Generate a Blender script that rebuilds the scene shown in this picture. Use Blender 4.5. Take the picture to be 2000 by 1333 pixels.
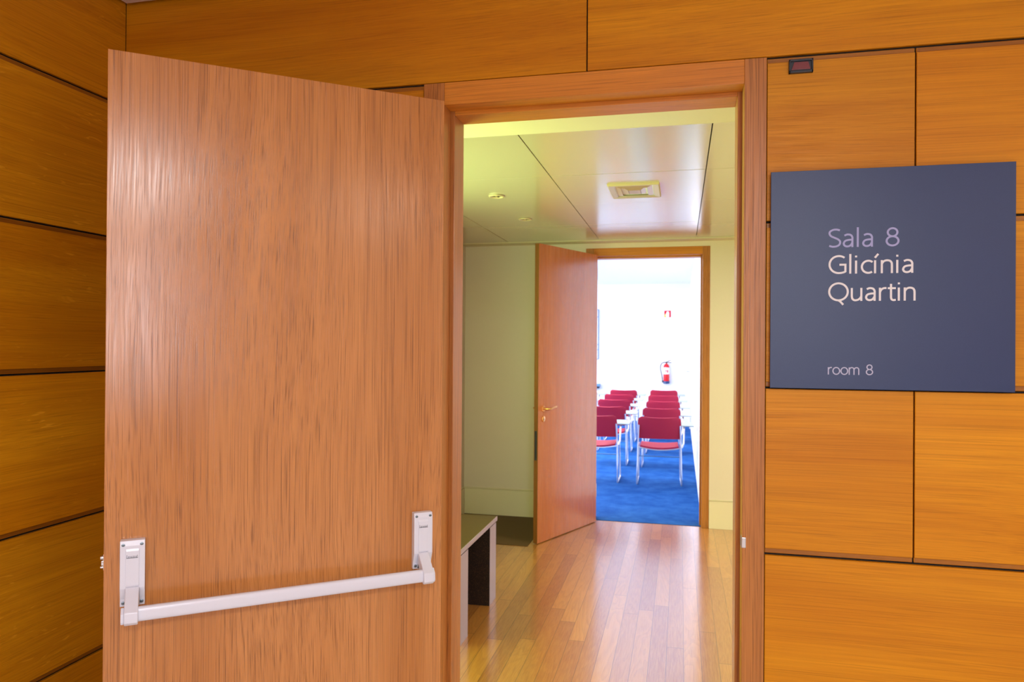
import bpy, bmesh, math, random
from mathutils import Matrix, Vector
for o in list(bpy.data.objects): bpy.data.objects.remove(o)
SC = bpy.context.scene
COL = SC.collection
S = 1.2          # lengths below are written in units of 1.2 m
random.seed(4)
R = math.radians

# ------------------------------------------------------------------ camera
YAW, PITCH, ROLL, FPX = .228872, .00335275, .0067722, 1414.3
fw = Vector((-math.sin(YAW)*math.cos(PITCH), math.cos(YAW)*math.cos(PITCH), math.sin(PITCH)))
rt = Vector((math.cos(YAW), math.sin(YAW), 0)); up = rt.cross(fw)
r2 = rt*math.cos(ROLL)+up*math.sin(ROLL); u2 = -rt*math.sin(ROLL)+up*math.cos(ROLL)
cam = bpy.data.objects.new('camera', bpy.data.cameras.new('camera')); COL.objects.link(cam)
m = Matrix((r2, u2, -fw)).transposed().to_4x4(); m.translation = Vector((0, 0, 1.4*S))
cam.matrix_world = m
cam.data.sensor_width = 36; cam.data.lens = 36*FPX/2000; cam.data.clip_start = .05
cam.data.dof.use_dof = True; cam.data.dof.focus_distance = 2.15; cam.data.dof.aperture_fstop = 6.3
SC.camera = cam
# ------------------------------------------------------------------ world, light, exposure
SC.view_settings.view_transform = 'Standard'; SC.view_settings.look = 'None'
SC.view_settings.gamma = 1; SC.view_settings.exposure = 0; SC.view_settings.use_curve_mapping = False
W = bpy.data.worlds.new('world'); SC.world = W; W.use_nodes = True
W.node_tree.nodes['Background'].inputs[0].default_value = (.62, .78, 1, 1)
W.node_tree.nodes['Background'].inputs[1].default_value = 1.0
def area(name, loc, rot, sx, sy, power, col, spread=180):
    d = bpy.data.lights.new(name, 'AREA'); d.shape = 'RECTANGLE'; d.size = sx*S; d.size_y = sy*S
    d.energy = power; d.color = col; d.spread = R(spread)
    o = bpy.data.objects.new(name, d); COL.objects.link(o)
    o.location = Vector(loc)*S; o.rotation_euler = rot
    return o
area('foyer_lamp_light', (.57, -1.15, 2.452), (0, 0, 0), .34, .34, 78, (.94, .96, 1))
area('foyer_lamp_light', (-.9, -2.9, 2.452), (0, 0, 0), .50, .50, 30, (1, .97, .92))  # invented lamp, added to light the foyer from the back left
area('foyer_lamp_light', (2.1, -.4, 2.452), (0, 0, 0), .50, .50, 22, (1, .95, .84))  # invented too; lights the foyer from the right
area('foyer_fill_light', (.9, -3.97, 1.75), (R(90), 0, 0), 3.2, 1.2, 46, (.90, .95, 1))  # added frontal fill from behind the viewer; no window is built there
area('corridor_window_light', (-1.80, 3.05, 1.55), (0, R(-90), 0), 1.1, 1.2, 108, (.66, 1, .36))
area('corridor_lamp_light', (1.5, 3.9, 2.16), (0, 0, 0), .5, .5, 80, (1, .91, .83))
area('meeting_window_light', (-5.12, 7.6, 1.45), (0, R(-90), 0), 1.5, 1.7, 275, (.90, .92, 1))
area('meeting_window_light', (-5.12, 11.4, 1.45), (0, R(-90), 0), 1.5, 1.7, 275, (.90, .92, 1))
area('meeting_lamp_light', (-1.58, 9.3, 2.46), (0, 0, 0), .7, 2.6, 140, (1, .96, .98))
area('meeting_lamp_light', (-3.2, 9.3, 2.46), (0, 0, 0), .7, 2.6, 105, (1, .96, .98))

# ------------------------------------------------------------------ materials
def srgb(r, g, b):
    f = lambda c: c/12.92 if c <= .04045 else ((c+.055)/1.055)**2.4
    return (f(r/255), f(g/255), f(b/255), 1)
class NT:
    def __init__(s, name):
        s.m = bpy.data.materials.new(name); s.m.use_nodes = True; s.t = s.m.node_tree
        s.p = s.t.nodes['Principled BSDF']
    def n(s, typ, ins=None, **kw):
        nd = s.t.nodes.new(typ)
        for k, v in kw.items(): setattr(nd, k, v)
        for k, v in (ins or {}).items():
            if isinstance(v, bpy.types.NodeSocket): s.t.links.new(v, nd.inputs[k])
            else: nd.inputs[k].default_value = v
        return nd
    def math(s, op, a, b=0.0, c=0.0): return s.n('ShaderNodeMath', {0: a, 1: b, 2: c}, operation=op).outputs[0]
    def noise(s, vec, scale, detail=2, rough=.5, dist=0):
        return s.n('ShaderNodeTexNoise', {'Vector': vec, 'Scale': scale, 'Detail': detail, 'Roughness': rough, 'Distortion': dist}).outputs[0]
    def ramp(s, f, a, b, ca=(0, 0, 0, 1), cb=(1, 1, 1, 1)):
        nd = s.n('ShaderNodeValToRGB', {0: f}); e = nd.color_ramp.elements
        e[0].position = a; e[1].position = b; e[0].color = ca; e[1].color = cb
        return nd.outputs[0]
    def mix(s, f, a, b, mode='MIX'):
        nd = s.n('ShaderNodeMix', data_type='RGBA', blend_type=mode)
        for i, v in ((0, f), (6, a), (7, b)):
            if isinstance(v, bpy.types.NodeSocket): s.t.links.new(v, nd.inputs[i])
            else: nd.inputs[i].default_value = v
        return nd.outputs[2]
    def set(s, k, v):
        if isinstance(v, bpy.types.NodeSocket): s.t.links.new(v, s.p.inputs[k])
        else: s.p.inputs[k].default_value = v
    def bump(s, h, strength, dist):
        s.set('Normal', s.n('ShaderNodeBump', {'Height': h, 'Strength': strength, 'Distance': dist}).outputs[0])
def plain(name, col, rough=.5, metal=0, spec=.5, grain=0, gs=300, emit=0, coat=0):
    t = NT(name); t.set('Base Color', col); t.set('Roughness', rough); t.set('Metallic', metal); t.set('Specular IOR Level', spec)
    co = t.n('ShaderNodeTexCoord').outputs['Object']
    if coat: t.set('Coat Weight', coat); t.set('Coat Roughness', .19)
    nz = t.noise(co, gs, 3)
    g = max(grain, .03)
    c2 = tuple(c*(1-g) for c in col[:3])+(1,)
    t.set('Base Color', t.mix(nz, col, c2))
    if grain: t.bump(nz, .2, .001)
    if emit: t.set('Emission Color', col); t.set('Emission Strength', emit)
    return t.m
def wood(name, axis, light, mid, dark, rough=.4, pore=.5, fleck=0, spec=.4, band=1.0, coat=0):
    """oak veneer; the grain runs along axis"""
    t = NT(name)
    co = t.n('ShaderNodeTexCoord').outputs['Object']
    rnd = t.n('ShaderNodeObjectInfo').outputs['Random']
    off = t.n('ShaderNodeCombineXYZ', {0: t.math('MULTIPLY', rnd, 37.), 1: t.math('MULTIPLY', rnd, 53.), 2: t.math('MULTIPLY', rnd, 71.)}).outputs[0]
    v = t.n('ShaderNodeVectorMath', {0: co, 1: off}, operation='ADD').outputs[0]
    wsc = [2.6]*3; wsc[axis] = .8
    wob = t.noise(t.n('ShaderNodeVectorMath', {0: v, 1: tuple(wsc)}, operation='MULTIPLY').outputs[0], 1, 0)
    def st(across, along, w=0):
        sc = [across]*3; sc[axis] = along
        q = t.n('ShaderNodeVectorMath', {0: v, 1: tuple(sc)}, operation='MULTIPLY').outputs[0]
        if w:
            ww = t.n('ShaderNodeCombineXYZ', {k_: (0. if k_ == axis else t.math('MULTIPLY', wob, w)) for k_ in range(3)}).outputs[0]
            q = t.n('ShaderNodeVectorMath', {0: q, 1: ww}, operation='ADD').outputs[0]
        return q
    broad = t.ramp(t.noise(st(3.2, .35), 1, 3, .5, .6), .3, .7)
    med = t.ramp(t.noise(st(26*band, .7, 26*.09), 1, 3, .55), .33, .68)
    fine = t.ramp(t.noise(st(190, 2.0, 190*.06), 1, 3, .6), .35, .66)
    por = t.ramp(t.noise(st(430, 2.4, 430*.05), 1, 2, .5), .50, .70)
    c = t.mix(broad, mid, light)
    c = t.mix(t.math('MULTIPLY', med, .28), c, dark)
    c = t.mix(t.math('MULTIPLY', fine, .22), c, dark)
    dk = tuple(x*.45 for x in dark[:3])+(1,)
    c = t.mix(t.math('MULTIPLY', por, pore), c, dk)
    if fleck:
        fl = t.ramp(t.noise(st(60, 9., 10), 1, 1, .5, 1.5), .66, .74)
        gate = t.ramp(t.noise(v, 2.2, 1), .45, .6)
        c = t.mix(t.math('MULTIPLY', t.math('MULTIPLY', fl, gate), fleck), c, tuple(min(1, x*1.5+.02) for x in light[:3])+(1,))
    hv = t.n('ShaderNodeHueSaturation', {'Hue': .5, 'Saturation': 1.0, 'Value': t.math('MULTIPLY_ADD', rnd, .16, .92), 'Color': c}).outputs[0]
    t.set('Base Color', hv)
    t.set('Roughness', t.math('MULTIPLY_ADD', fine, .10, rough)); t.set('Specular IOR Level', spec)
    if coat: t.set('Coat Weight', coat); t.set('Coat Roughness', .18)
    t.bump(t.math('SUBTRACT', 1., por), .12, .0005)
    return t.m
P_L, P_M, P_D = srgb(222, 152, 20), srgb(196, 120, 4), srgb(158, 84, 2)
D_L, D_M, D_D = srgb(206, 142, 82), srgb(188, 122, 60), srgb(150, 88, 38)
F_L, F_M, F_D = srgb(202, 134, 66), srgb(184, 112, 48), srgb(138, 76, 30)
M = {}
M['panel_x'] = wood('oak_panel', 0, P_L, P_M, P_D, .40, .28, spec=.25)
M['panel_y'] = wood('oak_panel_side', 1, P_L, P_M, P_D, .40, .28, fleck=.35, spec=.25)
M['panel_head'] = wood('oak_header', 0, srgb(216, 142, 50), srgb(204, 124, 34), srgb(160, 88, 20), .36, .4)
M['leaf'] = wood('oak_door_veneer', 2, D_L, D_M, D_D, .19, .62, band=.9, spec=.6)
M['leaf2'] = wood('oak_corridor_door_veneer', 2, srgb(204, 126, 72), srgb(190, 110, 56), srgb(150, 78, 36), .22, .35, band=.8, coat=.6)
M['frame_z'] = wood('oak_frame', 2, F_L, F_M, F_D, .34, .6)
M['frame_edge'] = wood('oak_door_edge', 2, srgb(150, 96, 30), srgb(120, 70, 20), srgb(90, 48, 12), .45, .4)
M['strip'] = wood('oak_batten', 0, srgb(172, 108, 22), srgb(154, 92, 12), srgb(114, 64, 6), .35, .3)
M['strip_y'] = wood('oak_batten_side', 1, srgb(160, 98, 24), srgb(140, 80, 14), srgb(100, 54, 6), .35, .3)
M['black'] = plain('dark_gap', (.006, .004, .003, 1), .8)
M['cream'] = plain('cream_paint', srgb(228, 214, 196), .5, grain=.03, gs=60)
M['cream_base'] = plain('cream_skirting_paint', srgb(234, 222, 190), .4)
M['ceil'] = plain('satin_ceiling_panel', srgb(202, 188, 158), .20, spec=1.0, coat=.8)
M['ceil_band'] = plain('cream_ceiling_border', srgb(222, 210, 176), .5)
M['white'] = plain('white_paint', srgb(240, 242, 245), .6)
M['foyer_ceil'] = plain('foyer_ceiling_paint', srgb(225, 205, 195), .6)
M['stone'] = plain('pale_stone', srgb(205, 200, 195), .45, grain=.08, gs=20)
M['steel'] = plain('brushed_steel', (.62, .62, .64, 1), .28, 1)
M['chrome'] = plain('chrome', (.72, .72, .75, 1), .12, 1)
M['brass'] = plain('brass', srgb(232, 180, 120), .28, 1)
M['bar'] = plain('white_enamel', srgb(222, 226, 242), .25, spec=.5)
M['screw'] = plain('screw_steel', (.22, .28, .33, 1), .35, .8)
M['ink'] = plain('dark_ink', (.02, .02, .035, 1), .5)
M['fabric'] = plain('red_upholstery', srgb(178, 24, 58), .75, grain=.25, gs=900)
M['tube'] = plain('chair_tube', (.80, .82, .86, 1), .25, .7)
M['tablet'] = plain('pale_writing_tablet', srgb(158, 170, 168), .4)
M['red'] = plain('red_enamel', srgb(215, 20, 28), .25)
M['blackp'] = plain('black_plastic', (.015, .02, .03, 1), .4)
M['bluefoot'] = plain('dark_blue_plastic', srgb(15, 60, 110), .4)
M['wht'] = plain('white_print', srgb(238, 236, 240), .5)
M['yel'] = plain('yellow_print', srgb(250, 215, 90), .5)
M['sensor_glass'] = plain('dark_red_lens', srgb(120, 52, 58), .25, grain=.1)
M['lav'] = plain('lavender_lettering', srgb(158, 158, 205), .5)
M['offw'] = plain('off_white_lettering', srgb(226, 222, 224), .5)
M['lav2'] = plain('pale_grey_lettering', srgb(178, 178, 205), .5)
M['vent'] = plain('cream_vent_enamel', srgb(196, 174, 136), .3)
M['louvre'] = plain('golden_louvre_enamel', srgb(176, 140, 78), .3)
M['glow'] = plain('lamp_diffuser', (1, .97, .95, 1), .5, emit=3)
M['cool_glow'] = plain('cool_sheen_emitter', (.80, .88, 1, 1), .6, emit=17)  # emission of the added sheen source behind the viewer
M['bluegrey'] = plain('blue_grey_metal', srgb(96, 140, 178), .4)
def sign_mat():
    t = NT('slate_blue_powder_coat'); co = t.n('ShaderNodeTexCoord').outputs['Object']
    n = t.noise(co, 900, 2); t.set('Base Color', t.mix(n, srgb(14, 36, 80), srgb(34, 54, 102)))
    t.set('Roughness', .40); t.set('Specular IOR Level', .5); t.bump(n, .12, .0005); return t.m
M['sign'] = sign_mat()
def bench_mat(name, a, b, rough):
    t = NT(name); co = t.n('ShaderNodeTexCoord').outputs['Object']
    f = t.ramp(t.noise(co, 260, 2), .56, .7); t.set('Base Color', t.mix(f, a, b)); t.set('Roughness', rough); return t.m
M['bench_dark'] = bench_mat('speckled_dark_bench', srgb(26, 12, 6), srgb(96, 62, 34), .5)
M['bench_top'] = bench_mat('dark_bench_top', srgb(70, 50, 22), srgb(88, 66, 32), .3)
M['edge_sheen'] = plain('bench_edge_sheen', srgb(158, 140, 142), .35)  # pale colour holds the cool reflection on the bench's right-hand faces
M['mat_dark'] = bench_mat('dark_floor_mat', srgb(84, 60, 26), srgb(96, 70, 34), .7)
def floor_mat():
    t = NT('oak_strip_floor'); co = t.n('ShaderNodeTexCoord').outputs['Object']
    sp = t.n('ShaderNodeSeparateXYZ', {0: co}); x, y = sp.outputs[0], sp.outputs[1]
    wd, ln = .0755*S, 1.7
    u = t.math('DIVIDE', t.math('ADD', x, 40.02), wd); iu = t.math('FLOOR', u); fu = t.math('FRACT', u)
    rn = t.n('ShaderNodeTexWhiteNoise', {'W': iu}, noise_dimensions='1D').outputs[0]
    v = t.math('ADD', t.math('DIVIDE', y, ln), t.math('MULTIPLY', rn, 9.)); iv = t.math('FLOOR', v); fv = t.math('FRACT', v)
    idv = t.n('ShaderNodeCombineXYZ', {0: iu, 1: iv}).outputs[0]
    rc = t.n('ShaderNodeTexWhiteNoise', {'Vector': idv}, noise_dimensions='2D')
    r = rc.outputs[0]
    off = t.n('ShaderNodeVectorMath', {0: rc.outputs[1], 1: (23., 31., 17.)}, operation='MULTIPLY').outputs[0]
    q = t.n('ShaderNodeVectorMath', {0: co, 1: off}, operation='ADD').outputs[0]
    def st(a, b): return t.n('ShaderNodeVectorMath', {0: q, 1: (a, b, 1.)}, operation='MULTIPLY').outputs[0]
    ring = t.noise(st(7, 1.1), 1, 2, .5, .4)
    rings = t.ramp(t.math('FRACT', t.math('MULTIPLY', ring, 14.)), .25, .95)
    fine = t.ramp(t.noise(st(190, 9), 1, 3, .6), .36, .66)
    c = t.mix(r, srgb(192, 126, 46), srgb(148, 84, 22))
    c = t.mix(t.math('MULTIPLY', rings, .30), c, srgb(128, 70, 22))
    c = t.mix(t.math('MULTIPLY', fine, .32), c, srgb(206, 150, 76))
    eu = t.math('MINIMUM', fu, t.math('SUBTRACT', 1., fu)); ev = t.math('MINIMUM', fv, t.math('SUBTRACT', 1., fv))
    gu = t.math('LESS_THAN', eu, .014); gv = t.math('LESS_THAN', ev, .0012)
    g = t.math('MAXIMUM', gu, gv)
    c = t.mix(t.math('MULTIPLY', g, .75), c, srgb(50, 26, 10))
    t.set('Base Color', c); t.set('Roughness', t.math('MULTIPLY_ADD', t.noise(co, 3, 2), .08, .30)); t.set('Specular IOR Level', .8); t.set('Coat Weight', 1.); t.set('Coat Roughness', .17); t.set('Coat IOR', 2.05)
    t.bump(t.math('SUBTRACT', 1., g), .15, .0006); return t.m
M['floor'] = floor_mat()
def carpet():
    t = NT('blue_carpet'); co = t.n('ShaderNodeTexCoord').outputs['Object']
    a = t.noise(co, 5, 4, .6); b = t.noise(co, 420, 2)
    c = t.mix(t.ramp(a, .35, .7), srgb(18, 84, 160), srgb(48, 112, 188)); c = t.mix(t.math('MULTIPLY', b, .5), c, srgb(8, 46, 108))
    t.set('Base Color', c); t.set('Roughness', .95); t.set('Specular IOR Level', .1); t.bump(b, .6, .004); return t.m
M['carpet'] = carpet()

# ------------------------------------------------------------------ mesh building
class MB:
    def __init__(s): s.v = []; s.f = []; s.mi = []; s.sm = []; s.cur = 0; s.smooth = False; s.T = None
    def add(s, vs, fs):
        n = len(s.v)
        for p in vs:
            p = Vector(p)
            if s.T is not None: p = s.T @ p
            s.v.append(p)
        for f in fs: s.f.append([i+n for i in f]); s.mi.append(s.cur); s.sm.append(s.smooth)
        return s
    def box(s, x0, x1, y0, y1, z0, z1):
        return s.add([(x0, y0, z0), (x1, y0, z0), (x1, y1, z0), (x0, y1, z0), (x0, y0, z1), (x1, y0, z1), (x1, y1, z1), (x0, y1, z1)],
                     [(0, 3, 2, 1), (4, 5, 6, 7), (0, 1, 5, 4), (1, 2, 6, 5), (2, 3, 7, 6), (3, 0, 4, 7)])
    def prism(s, poly, a, b, ax=2):
        """poly: 2-D outline, extruded from a to b along axis ax"""
        def P(p, h):
            q = list(p); q.insert(ax, h); return q
        n = len(poly)
        return s.add([P(p, a) for p in poly]+[P(p, b) for p in poly],
                     [tuple(range(n))[::-1], tuple(range(n, 2*n))]+[(i, (i+1) % n, n+(i+1) % n, n+i) for i in range(n)])
    def tube(s, pts, r, seg=12, flat=1.0):
        pts = [Vector(p) for p in pts]; rings = []; sm = s.smooth; s.smooth = True
        ref = None
        for i, p in enumerate(pts):
            d = (pts[min(i+1, len(pts)-1)]-pts[max(i-1, 0)]).normalized()
            if ref is None: ref = d.orthogonal().normalized()
            ref = (ref-d*ref.dot(d)).normalized(); b = d.cross(ref)
            rr = r[i] if isinstance(r, (list, tuple)) else r
            rings += [p+(ref*math.cos(2*math.pi*k/seg)+b*math.sin(2*math.pi*k/seg)*flat)*rr for k in range(seg)]
        n = len(pts); fs = []
        for i in range(n-1):
            for k in range(seg): fs.append((i*seg+k, i*seg+(k+1) % seg, (i+1)*seg+(k+1) % seg, (i+1)*seg+k))
        fs += [tuple(range(seg))[::-1], tuple(range((n-1)*seg, n*seg))]
        s.add(rings, fs); s.smooth = sm; return s
    def lathe(s, prof, c=(0, 0, 0), seg=28, ax=2):
        rings = []; sm = s.smooth; s.smooth = True
        for r, h in prof:
            for k in range(seg):
                a = 2*math.pi*k/seg; p = [r*math.cos(a), r*math.sin(a)]; p.insert(ax, h)
                rings.append(Vector(c)+Vector(p))
        n = len(prof); fs = [(i*seg+k, i*seg+(k+1) % seg, (i+1)*seg+(k+1) % seg, (i+1)*seg+k) for i in range(n-1) for k in range(seg)]
        fs += [tuple(range(seg))[::-1], tuple(range((n-1)*seg, n*seg))]
        s.add(rings, fs); s.smooth = sm; return s
    def grid(s, fn, nu, nv, th):
        """a curved sheet of thickness th; fn(u, v) -> point"""
        P = [[Vector(fn(i/nu, j/nv)) for j in range(nv+1)] for i in range(nu+1)]
        top = []; bot = []
        for i in range(nu+1):
            for j in range(nv+1):
                du = P[min(i+1, nu)][j]-P[max(i-1, 0)][j]; dv = P[i][min(j+1, nv)]-P[i][max(j-1, 0)]
                n = du.cross(dv); n = n.normalized() if n.length > 1e-9 else Vector((0, 0, 1))
                top.append(P[i][j]+n*th/2); bot.append(P[i][j]-n*th/2)
        N = len(top); w = nv+1; fs = []
        for i in range(nu):
            for j in range(nv):
                a, b, c, d = i*w+j, (i+1)*w+j, (i+1)*w+j+1, i*w+j+1
                fs += [(a, b, c, d), (N+d, N+c, N+b, N+a)]
        edge = [(i*w, (i+1)*w) for i in range(nu)]+[(nu*w+j, nu*w+j+1) for j in range(nv)]+[((i+1)*w+nv, i*w+nv) for i in range(nu)]+[(j+1, j) for j in range(nv)]
        fs += [(b, a, N+a, N+b) for a, b in edge]
        sm = s.smooth; s.smooth = True; s.add(top+bot, fs); s.smooth = sm; return s
    def build(s, name, mats, parent=None, bevel=0, seg=2):
        if not isinstance(mats, (list, tuple)): mats = [mats]
        me = bpy.data.meshes.new(name); me.from_pydata([p*S for p in s.v], [], s.f)
        for mt in mats: me.materials.append(M[mt])
        for p, mi, sm in zip(me.polygons, s.mi, s.sm): p.material_index = mi; p.use_smooth = sm
        bm = bmesh.new(); bm.from_mesh(me); bmesh.ops.recalc_face_normals(bm, faces=bm.faces)
        if bevel:
            es = [e for e in bm.edges if len(e.link_faces) == 2 and e.calc_face_angle(0) > R(40)]
            bmesh.ops.bevel(bm, geom=es, offset=bevel*S, segments=seg, affect='EDGES', profile=.6)
        bm.to_mesh(me); bm.free(); me.update()
        if any(s.sm):
            try: me.set_sharp_from_angle(angle=R(40))
            except Exception: pass
        o = bpy.data.objects.new(name, me); COL.objects.link(o)
        if parent: o.parent = parent
        return o
def tag(o, label=None, cat=None, group=None, kind=None):
    if label: o['label'] = label
    if cat: o['category'] = cat
    if group: o['group'] = group
    if kind: o['kind'] = kind
    return o
def empty(name, loc=(0, 0, 0), rz=0):
    o = bpy.data.objects.new(name, None); COL.objects.link(o); o.empty_display_size = .1
    o.location = Vector(loc)*S; o.rotation_euler = (0, 0, rz); return o

# ------------------------------------------------------------------ the setting
FZ = 2.484                                    # foyer ceiling
W1, W2, CX0, CX1 = 2.0, 5.72, -1.73, 3.0      # wall planes, corridor sides
BACK, LEFT, RIGHT = -4.0, -1.758, 3.0
ROWS = [0, .418, .850, 1.286, 1.726, 2.158, 2.62]
def panel(w, a0, a1, z0, z1, plane, axis, top=True, batten=True):
    """one veneered board; the batten shows in the open joint beside it (toward eye height)"""
    b = MB(); g = .0018; th = .012
    def bx(p0, p1, q0, q1, d0, d1):
        if axis == 0: b.box(p0, p1, plane+d0, plane+d1, q0, q1)
        else: b.box(plane-d1, plane-d0, p0, p1, q0, q1)
    kerf, st = .0055, .0125
    low = .01 < z0 < 1.4; high = 1.4 < z1 < 2.5
    zl = z0+(kerf+st if low else 0); zh = z1-(kerf+st if high else 0)
    b.cur = 0; bx(a0+g, a1-g, zl, zh, 0, th)
    b.cur = 1
    if low: bx(a0+g, a1-g, z0+kerf, zl+.001, .005, th)
    if high: bx(a0+g, a1-g, zh-.001, z1-kerf, .005, th)
    o = b.build('wood_panel', ['panel_x' if axis == 0 else 'panel_y', 'strip' if axis == 0 else 'strip_y'], w, bevel=.0012, seg=1)
    return o
# front wall with the first doorway
wf = MB()
for bx in ((LEFT, -.734, W1+.012, W1+.148, 0, 2.62), (.216, RIGHT, W1+.012, W1+.148, 0, 2.62), (-.734, .216, W1+.012, W1+.148, 2.156, 2.62)): wf.box(*bx)
wall_f = tag(wf.build('wall_front', 'black'), 'honey oak panelled wall around the open doorway, carrying the sign', 'wall', kind='structure')
for r in range(5):
    panel(wall_f, LEFT-.003, -.7345, ROWS[r], ROWS[r+1], W1, 0)
for r, xs in ((0, (.2160, 1.42, RIGHT)), (1, (.2160, 1.42, RIGHT)), (2, (.2160, .572, 1.75, RIGHT)), (3, (.2160, .572, 1.75, RIGHT)), (4, (.2160, .572, 1.75, RIGHT))):
    for a, b_ in zip(xs[:-1], xs[1:]): panel(wall_f, a, b_, ROWS[r], ROWS[r+1], W1, 0)
for a, b_ in ((LEFT-.003, -.258), (-.258, 1.2), (1.2, RIGHT)): panel(wall_f, a, b_, 2.158, 2.62, W1, 0)
# left foyer wall
wall_l = tag(MB().box(LEFT-.15, LEFT-.012, BACK, W1+.15, 0, 2.62).build('wall_left', 'black'), 'darker oak panelled side wall left of the open door', 'wall', kind='structure')
for r in range(6):
    for a, b_ in ((BACK, -1.4), (-1.4, W1)): panel(wall_l, a, b_, (0, .431, .862, 1.303, 1.732, 2.164)[r], (.431, .862, 1.303, 1.732, 2.164, 2.62)[r], LEFT, 1)
tag(MB().box(LEFT-.15, RIGHT+.1, BACK-.15, BACK, 0, 2.62).build('wall_back', 'foyer_ceil'), 'pale painted wall behind the viewer', 'wall', kind='structure')
tag(MB().box(RIGHT, RIGHT+.1, BACK, W1+.15, 0, 2.62).build('wall_right', 'foyer_ceil'), 'pale painted wall far to the right of the viewer', 'wall', kind='structure')
c = MB().box(LEFT+.018, RIGHT, BACK, W1-.02, FZ, FZ+.02).box(LEFT-.012, RIGHT, BACK, W1+.012, FZ+.1, FZ+.14)
tag(c.build('ceiling', 'foyer_ceil', bevel=.002), 'pinkish white foyer ceiling with a shadow gap along the oak walls', 'ceiling', kind='structure')
tag(MB().box(LEFT-.15, RIGHT+.1, BACK-.15, W1, -.06, 0).build('floor_foyer', 'stone'), 'pale stone floor of the foyer under the open door', 'floor', kind='structure')
# corridor
def wall_with_hole(b, y0, y1, x0, x1, zt, hx0=-.734, hx1=.216, hz=2.156):
    b.box(x0, hx0, y0, y1, 0, zt).box(hx1, x1, y0, y1, 0, zt).box(hx0, hx1, y0, y1, hz, zt)
b = MB(); wall_with_hole(b, W1+.148, W1+.16, CX0, CX1, 2.3)
tag(b.build('wall_corridor_near', 'cream'), 'cream painted corridor side of the first doorway wall', 'wall', kind='structure')
b = MB(); wall_with_hole(b, W2, W2+.15, CX0-.1, CX1, 2.62)
tag(b.build('wall_corridor_far', 'cream'), 'cream wall around the second doorway, tinted green on the left', 'wall', kind='structure')
b = MB()
WY0, WY1, WZ0, WZ1 = 2.45, 3.65, 1.0, 2.1
b.box(CX0-.12, CX0, W1+.15, WY0, 0, 2.3).box(CX0-.12, CX0, WY1, W2, 0, 2.3).box(CX0-.12, CX0, WY0, WY1, 0, WZ0).box(CX0-.12, CX0, WY0, WY1, WZ1, 2.3)
tag(b.build('wall_corridor_left', 'cream'), 'end wall of the corridor behind the dark bench', 'wall', kind='structure')
def window(name, x, y0, y1, z0, z1, label):
    w = empty(name, (x, (y0+y1)/2, z0)); tag(w, label, 'window', kind='structure')
    h = (y1-y0)/2; t = .035; H = z1-z0
    f = MB().box(-.05, .01, -h, -h+t, 0, H).box(-.05, .01, h-t, h, 0, H).box(-.05, .01, -h+t, h-t, 0, t).box(-.05, .01, -h+t, h-t, H-t, H).box(-.04, 0, -.012, .012, t, H-t)
    f.build('window_frame', 'white', w, bevel=.003)
    MB().box(0, .06, -h-.02, h+.02, -.02, 0).build('window_sill', 'white', w, bevel=.003)
window('window_1', CX0, WY0, WY1, WZ0, WZ1, 'corridor window beside the dark bench that lets in green garden light')
tag(MB().box(CX1, CX1+.1, W1+.15, W2, 0, 2.3).build('wall_corridor_right', 'cream'), 'cream wall at the right end of the corridor', 'wall', kind='structure')
tag(MB().box(CX0-.12, CX1+.1, W1, W2+.04, -.06, 0).build('floor_corridor', 'floor'), 'glossy oak strip floor of the corridor, reflecting the bright far doorway', 'floor', kind='structure')
# corridor ceiling: a plain border and satin tiles with open joints
CZ = 2.20; TP = .72; X0 = -.612; Y0, Y1_ = 2.69, 5.57
b = MB(); b.cur = 0
b.box(CX0, CX1, W1+.16, Y0-.006, CZ-.006, CZ+.03).box(CX0, CX1, Y1_+.006, W2, CZ-.006, CZ+.03)
b.cur = 1
xs = [X0+TP*k for k in range(-2, 7)]
for i in range(len(xs)-1):
    for j in range(4):
        a0, a1 = max(xs[i], CX0)+.0022, min(xs[i+1], CX1)-.0022
        b.box(a0, a1, Y0+TP*j+.0014, Y0+TP*(j+1)-.0014, CZ+random.uniform(0, .0012), CZ+.02)
b.cur = 2; b.box(CX0, CX1, W1+.16, W2, CZ+.02, CZ+.05)
tag(b.build('ceiling_corridor', ['ceil_band', 'ceil', 'black']), 'satin cream ceiling of square panels over the corridor', 'ceiling', kind='structure')
# skirting boards of the corridor
def skirt(name, x0, x1, label):
    b = MB().box(x0, x1, W2-.010, W2, 0, .209).box(x0, x1, W2-.013, W2, .209, .212).box(x0, x1, W2-.006, W2, .2145, .220)
    tag(b.build(name, 'cream_base', bevel=.001, seg=1), label, 'skirting board', kind='structure')
skirt('baseboard_far_left', CX0, -.734, 'tall greenish skirting board behind the corridor bench')
skirt('baseboard_far_right', .216, CX1, 'tall cream skirting board right of the second doorway')
b = MB().box(CX0, CX0+.010, W1+.16, W2-.013, 0, .209).box(CX0, CX0+.006, W1+.16, W2-.013, .2145, .22)
tag(b.build('baseboard_left', 'cream_base'), 'skirting board on the end wall of the corridor', 'skirting board', kind='structure')
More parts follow.
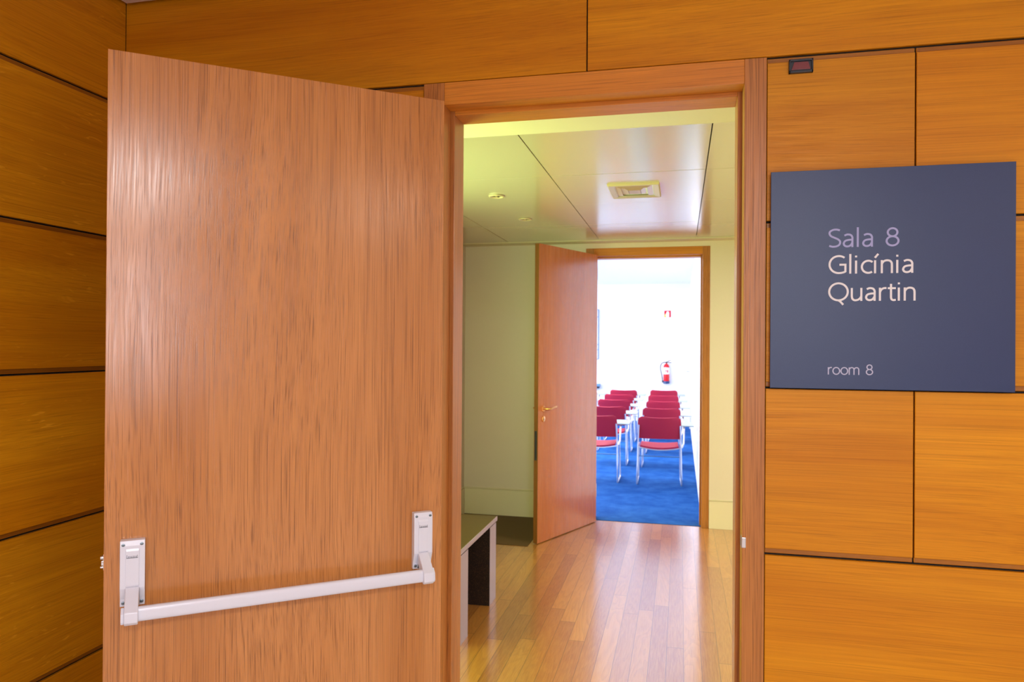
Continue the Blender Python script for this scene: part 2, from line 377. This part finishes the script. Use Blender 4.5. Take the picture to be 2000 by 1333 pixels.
# meeting room
MX0, MX1, MY0, MY1, MZ = -5.0, .165, W2+.15, 13.4, 2.5
tag(MB().box(MX0-.1, MX1+.1, W2+.04, MY1+.1, -.06, .003).build('floor_meeting', 'carpet'), 'bright blue carpet of the meeting room', 'floor', kind='structure')
tag(MB().box(MX0-.1, MX1+.1, MY1, MY1+.1, 0, MZ+.1).build('wall_meeting_far', 'white'), 'white far wall of the meeting room with the fire extinguisher', 'wall', kind='structure')
tag(MB().box(MX1, MX1+.1, MY0, MY1, 0, MZ+.1).build('wall_meeting_right', 'white'), 'white right hand wall of the meeting room beside the chairs', 'wall', kind='structure')
tag(MB().box(MX0-.1, MX1+.1, MY0, MY1, MZ, MZ+.08).build('ceiling_meeting', 'white'), 'white ceiling of the meeting room', 'ceiling', kind='structure')
b = MB()
b.box(MX0-.1, MX0, MY0, 6.75, 0, MZ).box(MX0-.1, MX0, 8.45, 10.55, 0, MZ).box(MX0-.1, MX0, 12.25, MY1, 0, MZ)
for a in (6.75, 10.55): b.box(MX0-.1, MX0, a, a+1.7, 0, .7).box(MX0-.1, MX0, a, a+1.7, 2.2, MZ)
tag(b.build('wall_meeting_left', 'white'), 'white window wall on the left side of the meeting room', 'wall', kind='structure')
window('window_2', MX0, 6.75, 8.45, .7, 2.2, 'nearer window of the meeting room, in its left wall')
window('window_3', MX0, 10.55, 12.25, .7, 2.2, 'farther window of the meeting room, in its left wall')
b = MB(); b.box(MX0, CX0, W2+.14, MY0+.01, 0, MZ).box(CX0, -.735, MY0-.001, MY0+.01, 0, MZ).box(-.735, .165, MY0-.001, MY0+.01, 2.157, MZ)
tag(b.build('wall_meeting_near', 'white'), 'white inner side of the wall around the second doorway', 'wall', kind='structure')

# door frames
def door_frame(name, y, label, top):
    t = empty(name, (0, y, 0)); tag(t, label, 'door frame', kind='structure')
    d = .062; e = .155
    for (x0, x1, s0, s1) in ((-.734, -.672, -.734, -.660), (.160, .216, .1475, .216)):
        a = MB().box(x0, x1, -.003, d, 0, 2.1555).box(s0, s1, d, e, 0, 2.1555)
        a.build('jamb', 'frame_z', t, bevel=.0015, seg=2)
    a = MB().box(-.672, .160, -.0022, d, top, 2.1555).box(-.660, .1475, d, e, top-.012, 2.1555)
    a.build('head', 'panel_head', t, bevel=.0015, seg=2)
    return t
f1 = door_frame('trim_1', W1, 'reddish oak frame of the nearest doorway, right of the push bar door', 2.091)
f2 = door_frame('trim_2', W2, 'oak frame of the second doorway, leading to the meeting room', 2.094)
b = MB(); b.cur = 0; b.box(.1585, .1625, .004, .022, .862, .896); b.box(.1595, .170, -.0042, -.0025, .866, .893)
b.cur = 1; b.box(.1570, .1600, .007, .019, .868, .890)
b.build('strike_plate', ['steel', 'blackp'], f1, bevel=.0012)['label'] = 'steel strike plate'

# ------------------------------------------------------------------ first door with its push bar
LW = .839
door = empty('door_1', (-.659, 1.961, 0), R(217.95))
tag(door, 'large open oak door with a white push bar across it', 'door', kind='structure')
MB().box(0, LW, -.04, 0, .006, 2.09).build('leaf', 'leaf', door, bevel=.0012)
for z in (.25, 1.05, 1.85):
    MB().tube([(-.004, -.043, z-.05), (-.004, -.043, z+.05)], .007).box(-.002, .03, -.0405, -.0395, z-.05, z+.05).build('hinge', 'steel', door)
b = MB(); b.box(LW-.002, LW+.0016, -.030, -.010, .856, .893)
b.box(LW, LW+.008, -.026, -.014, .860, .864); b.tube([(LW, -.019, .884), (LW+.008, -.019, .884)], .0055, 16); b.box(LW, LW+.006, -.025, -.014, .866, .877)
b.build('latch', 'chrome', door, bevel=.0008)['label'] = 'chrome latch on the free edge'
bar = MB(); bar.smooth = True
bar.prism([(.060+.0095*math.copysign(abs(math.cos(a))**.7, math.cos(a)), .7655+.0170*math.copysign(abs(math.sin(a))**.7, math.sin(a))) for a in [2*math.pi*k/28 for k in range(28)]], .066, .772, 0)
push = bar.build('push_bar', 'bar', door)
push['label'] = 'white enamelled push bar'
def housing(cx, left):
    hw = .0265; z0, z1 = .771, .928
    b = MB(); b.cur = 0
    prof = [(0, z0), (.013, z0), (.0135, z0+.018), (.024, z0+.045), (.024, z1-.012), (.0205, z1), (0, z1)]   # depth, height
    b.prism(prof, cx-hw, cx+hw, 0)
    b.prism([(0.02, z0+.040), (.0262, z0+.052), (.0262, z1-.024), (.024, z1-.018), (.02, z1-.018)], cx-hw*.55, cx+hw*.55, 0)
    b.cur = 2; b.prism([(.0125, z0+.0), (.0145, z0+.0), (.0252, z0+.0475), (.0232, z0+.0475)], cx-hw*.58, cx+hw*.58, 0)
    o = b.build('housing', ['bar', 'screw', 'blackp'], push, bevel=.0016)
    for sx in (-1, 1):
        for z, dy in ((z1-.010, .0232), (z0+.0085, .0142)):
            if z < .8 and not left and sx > 0: pass
            q = MB(); q.cur = 0; q.lathe([(.0001, 0), (.0042, 0), (.0042, .0010), (.003, .0014), (.0001, .0014)], (cx+sx*.0195, dy-.0006, z), 14, 1)
            q.cur = 1; q.box(cx+sx*.0195-.0022, cx+sx*.0195+.0022, dy+.0005, dy+.0011, z-.0005, z+.0005)
            q.build('screw', ['screw', 'ink'], push)
    # faint dark maker's mark, read as a slanted word
    g = MB(); x = cx+.0125; n = 9
    for k in range(n):
        hgt = (.0085, .0055, .0058, .0055, .0052, .0058, .0055, .0052, .0070)[k]; xx = x-k*.0027
        g.prism([(xx, z1-.041), (xx-.0008, z1-.041), (xx-.0016, z1-.041+hgt), (xx-.0008, z1-.041+hgt)], .0260, .0266, 1)
        g.prism([(xx-.0008, z1-.0405), (xx-.0026, z1-.0405), (xx-.0028, z1-.0397), (xx-.0010, z1-.0397)], .0260, .0266, 1)
    g.build('maker_mark', 'ink', push)
    # arm: hinged in the housing, reaching out and down to the bar
    a = MB(); w = .0145
    prof = [(.018, z0+.050), (.026, z0+.046), (.060, .789), (.076, .775), (.078, .752), (.071, .7445), (.050, .7465), (.040, .765), (.014, z0+.020)]
    a.prism(prof, cx-w, cx+w, 0)
    a.build('arm', 'bar', push, bevel=.0025)
    a = MB(); q = (cx+w, cx+w+.007) if left else (cx-w-.0045, cx-w)
    a.prism([(.046, .7505), (.070, .7475), (.074, .754), (.072, .772), (.060, .784), (.046, .779)], q[0], q[1], 0)
    a.build('end_cap', 'bar', push, bevel=.002)
housing(.7775, True); housing(.0610, False)

# ------------------------------------------------------------------ second door
d2 = empty('door_2', (-.641, 5.700, 0), R(-113.33))
tag(d2, 'open oak door with brass lever handle, in the corridor behind the first doorway', 'door', kind='structure')
b = MB(); b.cur = 0; b.box(0, .815, -.034, 0, .006, 2.100); b.cur = 1; b.box(.8145, .8157, -.0338, -.0002, .0065, 2.0995)
b.build('leaf', ['leaf2', 'frame_edge'], d2)
b = MB().box(.8150, .8172, -.0265, -.0075, .585, .790); b.build('lock_faceplate', 'blackp', d2)['label'] = 'black lock slot in the door edge'
b = MB().box(.8150, .8172, -.0265, -.0075, .80, .97); b.build('lock_faceplate', 'frame_edge', d2)
def lever(side):
    y = (0, 1) if side > 0 else (-.034, -1)
    b = MB(); Y = lambda h: y[0]+y[1]*h
    b.lathe([(.0001, Y(0)), (.0215, Y(0)), (.0215, Y(.005)), (.018, Y(.008)), (.0001, Y(.008))], (.751, 0, .942), 24, 1)
    b.tube([(.751, Y(.006), .942), (.751, Y(.040), .942), (.742, Y(.050), .942), (.72, Y(.050), .944), (.69, Y(.050), .950), (.655, Y(.049), .953)], [.0075, .0075, .0085, .0080, .0075, .0070], 14)
    b.build('lever_handle', 'brass', d2)['label'] = 'brass lever handle'
    b = MB(); b.cur = 0; b.lathe([(.0001, Y(0)), (.0205, Y(0)), (.0205, Y(.004)), (.018, Y(.006)), (.0001, Y(.006))], (.751, 0, .870), 24, 1)
    b.cur = 1; b.box(.7485, .7535, min(Y(.0055), Y(.0068)), max(Y(.0055), Y(.0068)), .861, .877)
    b.build('keyhole_rose', ['brass', 'ink'], d2)['label'] = 'round brass keyhole rose'
lever(1); lever(-1)
b = MB().tube([(-.004, -.006, 1.9), (-.004, -.006, 2.0)], .007).tube([(-.004, -.006, .2), (-.004, -.006, .3)], .007)
b.build('hinge', 'steel', d2)

# ------------------------------------------------------------------ room sign with stroked lettering
def sp(pts, n=7):
    P = [Vector(p) for p in pts]; P = [P[0]*2-P[1]]+P+[P[-1]*2-P[-2]]; out = []
    for i in range(1, len(P)-2):
        for k in range(n):
            t = k/n; a, b_, c_, d = P[i-1], P[i], P[i+1], P[i+2]
            out.append(.5*((2*b_)+(-a+c_)*t+(2*a-5*b_+4*c_-d)*t*t+(-a+3*b_-3*c_+d)*t**3))
    out.append(P[-2]); return out
def arc(cx, cy, rx, ry, a0, a1, n=28): return [Vector((cx+rx*math.cos(R(a0+(a1-a0)*k/n)), cy+ry*math.sin(R(a0+(a1-a0)*k/n)))) for k in range(n+1)]
def ln(*p): return [Vector(q) for q in p]
G = {
 'S': (.66, [sp([(.55, .92), (.40, .965), (.24, .95), (.10, .86), (.075, .73), (.15, .61), (.31, .52), (.47, .43), (.56, .31), (.53, .15), (.40, .06), (.22, .04), (.06, .09)])]),
 'a': (.63, [sp([(.10, .63), (.24, .685), (.39, .65), (.46, .54), (.465, .42)])+ln((.465, 0)), sp([(.465, .40), (.30, .39), (.14, .34), (.07, .21), (.11, .09), (.23, .04), (.37, .09), (.465, .24)])]),
 'l': (.26, [ln((.08, 0), (.08, 1.06))]),
 'G': (.94, [arc(.50, .5, .42, .46, 52, 270)+sp([(.50, .04), (.62, .05), (.74, .085), (.80, .12)])[1:]+ln((.80, .49), (.53, .49))]),
 'i': (.27, [ln((.08, 0), (.08, .70)), ln((.08, .87), (.08, .97))]),
 'í': (.30, [ln((.08, 0), (.08, .70)), ln((.07, .83), (.22, 1.04))]),
 'c': (.58, [arc(.36, .355, .29, .325, 50, 305)]),
 'n': (.68, [ln((.08, 0), (.08, .70)), sp([(.08, .50), (.15, .62), (.28, .685), (.43, .66), (.51, .56), (.525, .42)])+ln((.525, 0))]),
 'Q': (1.06, [arc(.51, .5, .44, .46, 90, 450, 40), sp([(.50, .04), (.60, -.03), (.68, -.13), (.74, -.20)])]),
 'u': (.68, [ln((.525, 0), (.525, .70)), ln((.08, .70), (.08, .27))+sp([(.08, .25), (.11, .12), (.21, .04), (.36, .06), (.47, .15), (.525, .26)])]),
 'r': (.42, [ln((.08, 0), (.08, .70)), sp([(.08, .46), (.14, .59), (.25, .67), (.38, .68)])]),
 't': (.45, [ln((.17, .90), (.17, .20))+sp([(.17, .18), (.20, .08), (.28, .035), (.39, .05)]), ln((.02, .67), (.39, .67))]),
 'o': (.70, [arc(.35, .355, .29, .325, 0, 360, 32)]),
 'm': (1.06, [ln((.08, 0), (.08, .70)), sp([(.08, .50), (.15, .62), (.27, .685), (.40, .66), (.475, .57), (.49, .44)])+ln((.49, 0)), sp([(.49, .50), (.56, .62), (.68, .685), (.81, .66), (.885, .57), (.90, .44)])+ln((.90, 0))]),
 '8': (.70, [arc(.34, .745, .215, .215, 0, 360, 30), arc(.34, .285, .265, .245, 0, 360, 32)]),
 ' ': (.42, []),
}
def lettering(text, x0, x1, z0, cap, wt, y, mat, parent):
    adv = sum(G[ch][0] for ch in text)-.12
    kx = (x1-x0)/(adv-.06); b = MB(); px = x0-.06*kx
    for ch in text:
        for k_, st in enumerate(G[ch][1]):
            P = [Vector((px+p.x*kx, z0+p.y*cap)) for p in st]
            Q = [P[0]]
            for p in P[1:]:
                if (p-Q[-1]).length > 1e-5: Q.append(p)
            closed = (Q[0]-Q[-1]).length < 1e-4
            if closed: Q.pop()
            n = len(Q); L_, R_ = [], []
            for i in range(n):
                a = Q[(i-1) % n] if closed or i else Q[i]; c_ = Q[(i+1) % n] if closed or i < n-1 else Q[i]
                d1 = (Q[i]-a); d2_ = (c_-Q[i])
                d1 = d1.normalized() if d1.length else d2_.normalized(); d2_ = d2_.normalized() if d2_.length else d1
                t = (d1+d2_).normalized(); nn = Vector((-t.y, t.x)); w = wt/2/max(.6, nn.dot(Vector((-d1.y, d1.x))))
                L_.append(Q[i]+nn*w); R_.append(Q[i]-nn*w)
            yy = y-.0004-.00004*k_
            vs = [(p.x, yy, p.y) for p in L_]+[(p.x, yy, p.y) for p in R_]+[(p.x, y+.0006, p.y) for p in L_]+[(p.x, y+.0006, p.y) for p in R_]
            fs = []
            for i in range(n if closed else n-1):
                j = (i+1) % n
                fs += [(i, j, n+j, n+i), (2*n+i, 2*n+j, j, i), (n+i, n+j, 3*n+j, 3*n+i)]
            if not closed: fs += [(0, n, 3*n, 2*n), (n-1, 3*n-1, 4*n-1, 2*n-1)]
            b.add(vs, fs)
        px += G[ch][0]*kx
    return b.build('lettering', mat, parent)
SY = W1-.016
sign = empty('room_sign', (0, 0, 0)); k = SY/2.0
tag(sign, 'square slate blue room sign lettered Sala 8 on the oak wall', 'sign')
zz = lambda z: 1.4+(z-1.4)*k
MB().box(.228*k, .796*k, SY, SY+.004, zz(1.2885), zz(1.8535)).build('board', 'sign', sign, bevel=.0006, seg=1)
MB().box(.236, .78, SY+.004, W1-.0003, 1.31, 1.83).build('mounting', 'blackp', sign)
lettering('Sala 8', .371*k, .5325*k, zz(1.6525), .0475*k, .0047, SY, 'lav', sign)['label'] = 'lavender words Sala 8'
lettering('Glicínia', .371*k, .568*k, zz(1.5845), .0475*k, .0049, SY, 'offw', sign)['label'] = 'off-white word Glicínia'
lettering('Quartin', .371*k, .573*k, zz(1.5145), .0475*k, .0049, SY, 'offw', sign)['label'] = 'off-white word Quartin'
lettering('room 8', .370*k, .4745*k, zz(1.3255), .0270*k, .0027, SY, 'lav2', sign)['label'] = 'small pale words room 8'

# small sensor above the sign
b = MB(); b.cur = 0
x0, x1, z0, z1 = .270, .329, 2.107, 2.142
b.box(x0, x1, 1.990, 2.0005, z0, z0+.006).box(x0, x1, 1.990, 2.0005, z1-.005, z1).box(x0, x0+.004, 1.990, 2.0005, z0, z1).box(x1-.004, x1, 1.990, 2.0005, z0, z1)
sens = b.build('motion_sensor', 'blackp', bevel=.0008)
tag(sens, 'small black sensor box with a dark red lens above the blue sign', 'sensor')
b = MB().prism([(x0+.006, z0+.008), (x1-.006, z0+.008), (x1-.012, z1-.007), (x0+.013, z1-.007)], 1.9925, 1.9955, 1)
b.build('lens', 'sensor_glass', sens, bevel=.0005)['label'] = 'dark red lens'
MB().box(x0+.004, x1-.004, 1.9955, 2.0004, z0+.006, z1-.005).build('back_plate', 'blackp', sens)

# ------------------------------------------------------------------ corridor things
bench = empty('bench', (-1.34, 3.53, 0)); tag(bench, 'low dark bench with speckled panel legs on the corridor floor', 'bench')
hx, hy = .36, .345
b = MB(); b.cur = 0; b.box(-hx, hx, -hy, hy, .424, .447); b.cur = 0
b.build('top', 'bench_top', bench, bevel=.001)['label'] = 'dark polished bench top'
b = MB().box(hx-.0005, hx+.0012, -hy, hy, .4235, .4475); b.build('edge_band', 'edge_sheen', bench)['label'] = 'front edge coloured pale pinkish with reflected light'
for y0 in (-hy+.012, hy-.142):
    b = MB(); b.cur = 0; b.box(-hx+.01, hx-.004, y0, y0+.13, 0, .416); b.cur = 1; b.box(hx-.0045, hx-.0025, y0+.001, y0+.129, .0005, .4155)  # pale right face has reflected light in its colour
    b.build('leg', ['bench_dark', 'edge_sheen'], bench)
MB().box(-hx+.02, hx-.012, -hy+.02, hy-.02, .416, .424).build('spacer', 'bench_dark', bench)
tag(MB().box(CX0+.012, -1.02, 4.89, W2-.014, 0, .004).build('floor_mat', 'mat_dark', bevel=.001), 'flat dark brown mat on the floor behind the second door', 'floor mat')
# ceiling vent
vent = empty('ceiling_vent', (-.236, 3.80, CZ)); tag(vent, 'square cream air diffuser in the shiny corridor ceiling', 'ceiling vent')
a, q = .130, .165
def ring(b, a0, q0, a1, q1, z0, z1):
    """sloped square ring from (a0,q0,z0) outside to (a1,q1,z1) inside"""
    th = .0015
    vs = []
    for (aa, qq, z) in ((a0, q0, z0), (a1, q1, z1), (a0, q0, z0+th), (a1, q1, z1+th)): vs += [(-aa, -qq, z), (aa, -qq, z), (aa, qq, z), (-aa, qq, z)]
    fs = []
    for i in range(4):
        j = (i+1) % 4; fs += [(i, j, 4+j, 4+i), (8+i, 8+j, 12+j, 12+i), (i, j, 8+j, 8+i), (4+i, 4+j, 12+j, 12+i)]
    b.add(vs, fs)
b = MB(); ring(b, a, q, a-.006, q-.006, -.001, -.010); ring(b, a-.006, q-.006, a-.034, q-.034, -.010, -.006); b.build('frame', 'vent', vent)
b = MB(); ring(b, .092, .125, .066, .092, -.003, -.009); b.build('louvre', 'louvre', vent)
b = MB(); ring(b, .056, .080, .032, .048, -.003, -.010); b.build('louvre', 'louvre', vent)
MB().box(-.030, .030, -.045, .045, -.0105, -.009).build('core', 'louvre', vent)
MB().box(-.098, .098, -.132, .132, -.0030, -.0012).build('backing', 'white', vent)
for i, y in enumerate((3.80, 4.54)):
    t = empty('recessed_spotlight', (-.976, y, CZ))
    tag(t, ('small round ceiling spotlight nearer the viewer, beside the vent', 'small round ceiling spotlight farther away, above the second door')[i], 'ceiling light', 'corridor spotlights')
    MB().lathe([(.026, 0), (.044, -.001), (.043, -.006), (.036, -.008), (.028, -.004), (.026, 0)], seg=28).build('trim_ring', 'vent', t)
    b = MB(); b.lathe([(.0001, -.0004), (.027, -.0004), (.027, -.0012), (.0001, -.0012)]); b.build('opening', 'blackp', t)
    MB().box(-.004, .004, -.027, .027, -.006, -.0012).build('crossbar', 'vent', t)

# ------------------------------------------------------------------ meeting room things
def make_chair():
    t = empty('conference_chair')
    # backrest
    def back(u, v):
        hw = .205+.010*(1-v)
        c_ = 1.0 if v < .86 else math.sqrt(max(0, 1-((v-.86)/.14)**2))
        if v < .10: c_ = min(c_, .94+.06*math.sqrt(max(0, 1-((.10-v)/.10)**2)))
        x = (2*u-1); s_ = hw-.032*(1-c_)
        X = x*s_
        return (X, .03-.085*v-.028*(1-x*x)+.006, .463+.222*v-.009*v*(1-x*x)+.0*x)
    MB().grid(back, 22, 12, .013).build('backrest', 'fabric', t)
    def seat(u, v):
        x = 2*u-1; f = v
        z = .388-.022*(1-x*x)*(1-f*.6)-(.03*max(0, (f-.8)/.2)**2)
        return (x*.188*(1-.03*f), -.005+.385*f, z)
    MB().grid(seat, 16, 12, .016).build('seat', 'fabric', t)
    rail = [(x*.205, -.004, .385-.024*(1-x*x)-.010) for x in [i/8-1 for i in range(17)]]
    MB().tube(rail, .0055, 8).build('seat_rail', 'tube', t)
    for sx in (-1, 1):
        X = sx*.212
        pts = [(sx*.200, -.028, .60), (sx*.206, .0, .47), (sx*.208, .01, .40), (X, .0, .20), (sx*.216, -.008, .02), (sx*.216, .0, .0085), (sx*.216, .02, .0085), (sx*.216, .34, .0085), (sx*.214, .362, .012), (sx*.213, .366, .03), (sx*.205, .340, .36), (sx*.203, .325, .374), (sx*.204, .29, .378), (sx*.207, .02, .378)]
        MB().tube(pts, .0085, 10).build('leg', 'tube', t)
    MB().tube([(-.207, .345, .235), (.207, .345, .235)], .005, 8).build('stretcher', 'bluegrey', t)
    a = MB().tube([(.218, .02, .378), (.236, .03, .42), (.240, .05, .56), (.238, .10, .585), (.22, .25, .590)], .0085, 10)
    arm_ = a.build('tablet_arm', 'tube', t)
    def tab(u, v): return (.10+.225*u, -.10+.60*v, .600-.012*v)
    b = MB().prism([(.115, .11), (.20, -.02), (.330, -.03), (.335, .30), (.30, .36), (.05, .36), (.03, .33), (.03, .18)], .592, .602, 2)
    b.build('writing_tablet', 'tablet', arm_, bevel=.002)
    return t
proto = make_chair()
def copy_tree(o, parent=None):
    c_ = o.copy(); COL.objects.link(c_)
    if parent: c_.parent = parent
    for ch in list(o.children): copy_tree(ch, c_)
    return c_
bpy.context.view_layer.update()
rowsR = [(7.31, -.200), (8.33, -.206), (9.36, -.212), (10.42, -.232), (11.58, -.252)]
rowsL = [(7.33, -.825), (8.40, -.815), (9.46, -.835), (10.45, -.850), (11.45, -.862)]
words = ['nearest', 'second', 'third', 'fourth', 'farthest']
first = True
for rows, side in ((rowsR, 'right'), (rowsL, 'left')):
    for i, (y, x) in enumerate(rows):
        if first: o = proto; first = False
        else:
            o = copy_tree(proto)
        o.location = Vector((x, y, .003))*S; o.rotation_euler = (0, 0, R(random.uniform(-1.5, 1.5)))
        tag(o, 'red chair with writing tablet, %s in the %s hand row' % (words[i], side), 'chair', 'red chairs on the blue carpet')
o = copy_tree(proto)
o.location = Vector((-1.49, 11.45, .003))*S
tag(o, 'red chair mostly hidden by the second door, only its right edge showing', 'chair', 'red chairs on the blue carpet')

# fire extinguisher on the far wall
ex = empty('fire_extinguisher', (-.247, MY1-.065, .70)); tag(ex, 'red fire extinguisher hanging on the white far wall', 'fire extinguisher')
MB().lathe([(.0001, .02), (.050, .02), (.052, .03), (.052, .29), (.046, .32), (.030, .342), (.014, .352), (.014, .362), (.0001, .362)]).build('cylinder', 'red', ex)
MB().lathe([(.0001, -.006), (.050, -.006), (.056, 0), (.056, .035), (.0525, .04), (.0001, .04)]).build('foot', 'bluefoot', ex)['label'] = 'dark blue plastic foot'
lb = MB().lathe([(.0524, .165), (.0528, .165), (.0528, .285), (.0524, .285)]).build('label_band', 'wht', ex); lb['label'] = 'white instruction label'
for (u0, u1, h0, h1) in ((-.35, .1, .215, .235), (.25, .65, .195, .24), (-.5, -.2, .18, .195)):
    n = 5; b = MB(); r_ = .0532
    P = [(r_*math.cos(u0+(u1-u0)*i/n-math.pi/2), r_*math.sin(u0+(u1-u0)*i/n-math.pi/2)) for i in range(n+1)]
    b.add([(x, y, h0) for x, y in P]+[(x, y, h1) for x, y in P], [(i, i+1, n+2+i, n+1+i) for i in range(n)])
    b.build('label_print', 'red', lb)
b = MB().box(-.012, .016, -.014, .014, .362, .388).prism([(0, .385), (.085, .378), (.09, .368), (.015, .372)], -.008, .008, 1).prism([(0, .39), (.04, .408), (.075, .418), (.078, .412), (.02, .388)], -.007, .007, 1)
b.build('valve', 'blackp', ex)['label'] = 'black valve and squeeze handle'
hose = sp_pts = [(-.01, 0, .378), (-.045, -.005, .378), (-.085, -.01, .36), (-.105, -.01, .31), (-.103, -.01, .24), (-.085, -.01, .16), (-.072, -.01, .09), (-.066, -.005, .03)]
hs = MB().tube(hose, .0065, 8).build('hose', 'blackp', ex)
MB().tube([(-.066, -.005, .05), (-.064, -.005, .015)], .012, 8).build('nozzle', 'blackp', hs)
MB().box(-.02, .02, .052, .066, .27, .33).build('wall_bracket', 'steel', ex)
MB().box(-.055, .055, .045, .055, .10, .13).build('wall_bracket', 'steel', ex)
# fire sign above it
b = MB(); b.cur = 0; b.box(-.292, -.176, MY1-.006, MY1-.0005, 1.892, 2.012)
fs_ = b.build('extinguisher_sign', 'red'); tag(fs_, 'small red and white pictogram sign on the wall above the extinguisher', 'sign')
b = MB().prism([(-.272, 1.895), (-.205, 1.895), (-.205, 1.98), (-.222, 2.0), (-.245, 2.0), (-.262, 1.96)], MY1-.0075, MY1-.006, 1)
b.build('pictogram', 'wht', fs_)
MB().prism([(-.290, 1.894), (-.258, 1.894), (-.262, 1.93), (-.272, 1.955), (-.286, 1.94)], MY1-.0078, MY1-.006, 1).build('flame', 'yel', fs_)['label'] = 'yellow flame'
# framed board at the left of the far wall
bd = empty('framed_board', (-1.942, MY1, 1.12)); tag(bd, 'white board in a thin blue-grey frame, just showing past the second door', 'board')
MB().box(-.45, .45, -.02, -.004, .01, .91).build('panel', 'white', bd)
b = MB(); t_ = .007
for bx in ((-.46, .465, 0, t_), (-.46, .465, .91, .91+t_)): b.box(bx[0], bx[1], -.03, 0, bx[2], bx[3])
for x in (-.46, .460): b.box(x, x+.006, -.03, 0, 0, .92)
for z in (.17, .265, .775): b.box(-.46, .46, -.028, -.002, z, z+.009)
b.build('frame', 'bluegrey', bd)
# small box low on the far wall
bx = MB().box(-1.62, -1.44, MY1-.10, MY1, .62, .67).build('wall_box', 'bluegrey', bevel=.004)
tag(bx, 'small pale blue box low on the far wall beside the second door edge', 'box')
MB().box(-1.61, -1.455, MY1-.09, MY1-.01, .585, .62).build('bracket', 'blackp', bx)['label'] = 'dark bracket under the box'
# door on the right wall near the far corner
d3 = empty('door_3', (MX1, 12.75, 0)); tag(d3, 'white door in the right wall near the far corner of the meeting room', 'door', kind='structure')
MB().box(-.016, -.0005, -.42, .42, .006, 1.83).build('leaf', 'white', d3, bevel=.002)
MB().lathe([(.0001, -.016), (.02, -.016), (.02, -.022), (.0001, -.022)], (0, -.35, .95), 16, 0).tube([(-.02, -.35, .95), (-.055, -.35, .95), (-.06, -.34, .95), (-.06, -.24, .95)], .008, 10).build('door_handle', 'steel', d3)
# ceiling lamps
def lamp(x, y, z, hx_, hy_, label, group, name='ceiling_lamp'):
    t = empty(name, (x, y, z)); tag(t, label, 'ceiling light', group)
    MB().box(-hx_-.02, hx_+.02, -hy_-.02, hy_+.02, -.012, -.0005).build('housing', 'white', t, bevel=.002)
    MB().box(-hx_, hx_, -hy_, hy_, -.016, -.012).build('diffuser', 'glow', t)
lamp(.57, -1.15, FZ, .25, .25, 'square ceiling lamp behind the viewer, over the camera side', 'foyer lamps')
lamp(-.9, -2.9, FZ, .25, .25, 'added unseen square warm ceiling lamp at the far back left of the foyer', 'foyer lamps')
lamp(2.1, -.4, FZ, .25, .25, 'added unseen square warm ceiling lamp at the right of the foyer', 'foyer lamps')
lamp(1.7, 3.9, CZ-.001, .25, .25, 'square ceiling lamp at the right end of the corridor', 'corridor lamps')
lamp(-1.58, 9.3, MZ, .36, 1.3, 'long ceiling lamp above the chair rows', 'meeting room lamps')
lamp(-3.2, 9.3, MZ, .36, 1.3, 'long ceiling lamp near the meeting room windows', 'meeting room lamps')
t = empty('round_downlight', (-1.325, 11.5, MZ)); tag(t, 'round glowing downlight seen at the upper edge of the second door', 'ceiling light')
MB().lathe([(.0001, -.004), (.05, -.004), (.05, -.001), (.0001, -.001)]).build('bulb', 'glow', t)
MB().lathe([(.05, 0), (.065, 0), (.065, -.006), (.05, -.006)]).build('trim_ring', 'white', t)
# made-up lantern behind the viewer, added to put soft sheen on door and sign
t = empty('sheen_light', (.60, -1.22, 0)); tag(t, 'tall glowing cylinder added behind the viewer for sheen', 'added light')
MB().lathe([(.0001, 0), (.14, 0), (.14, .015), (.02, .025), (.0001, .025)]).build('base', 'steel', t)
MB().lathe([(.012, .02), (.012, 1.10)]).build('pole', 'steel', t)
MB().lathe([(.0001, 1.10), (.13, 1.10), (.13, 1.95), (.0001, 1.95)]).build('glow_cylinder', 'cool_glow', t)
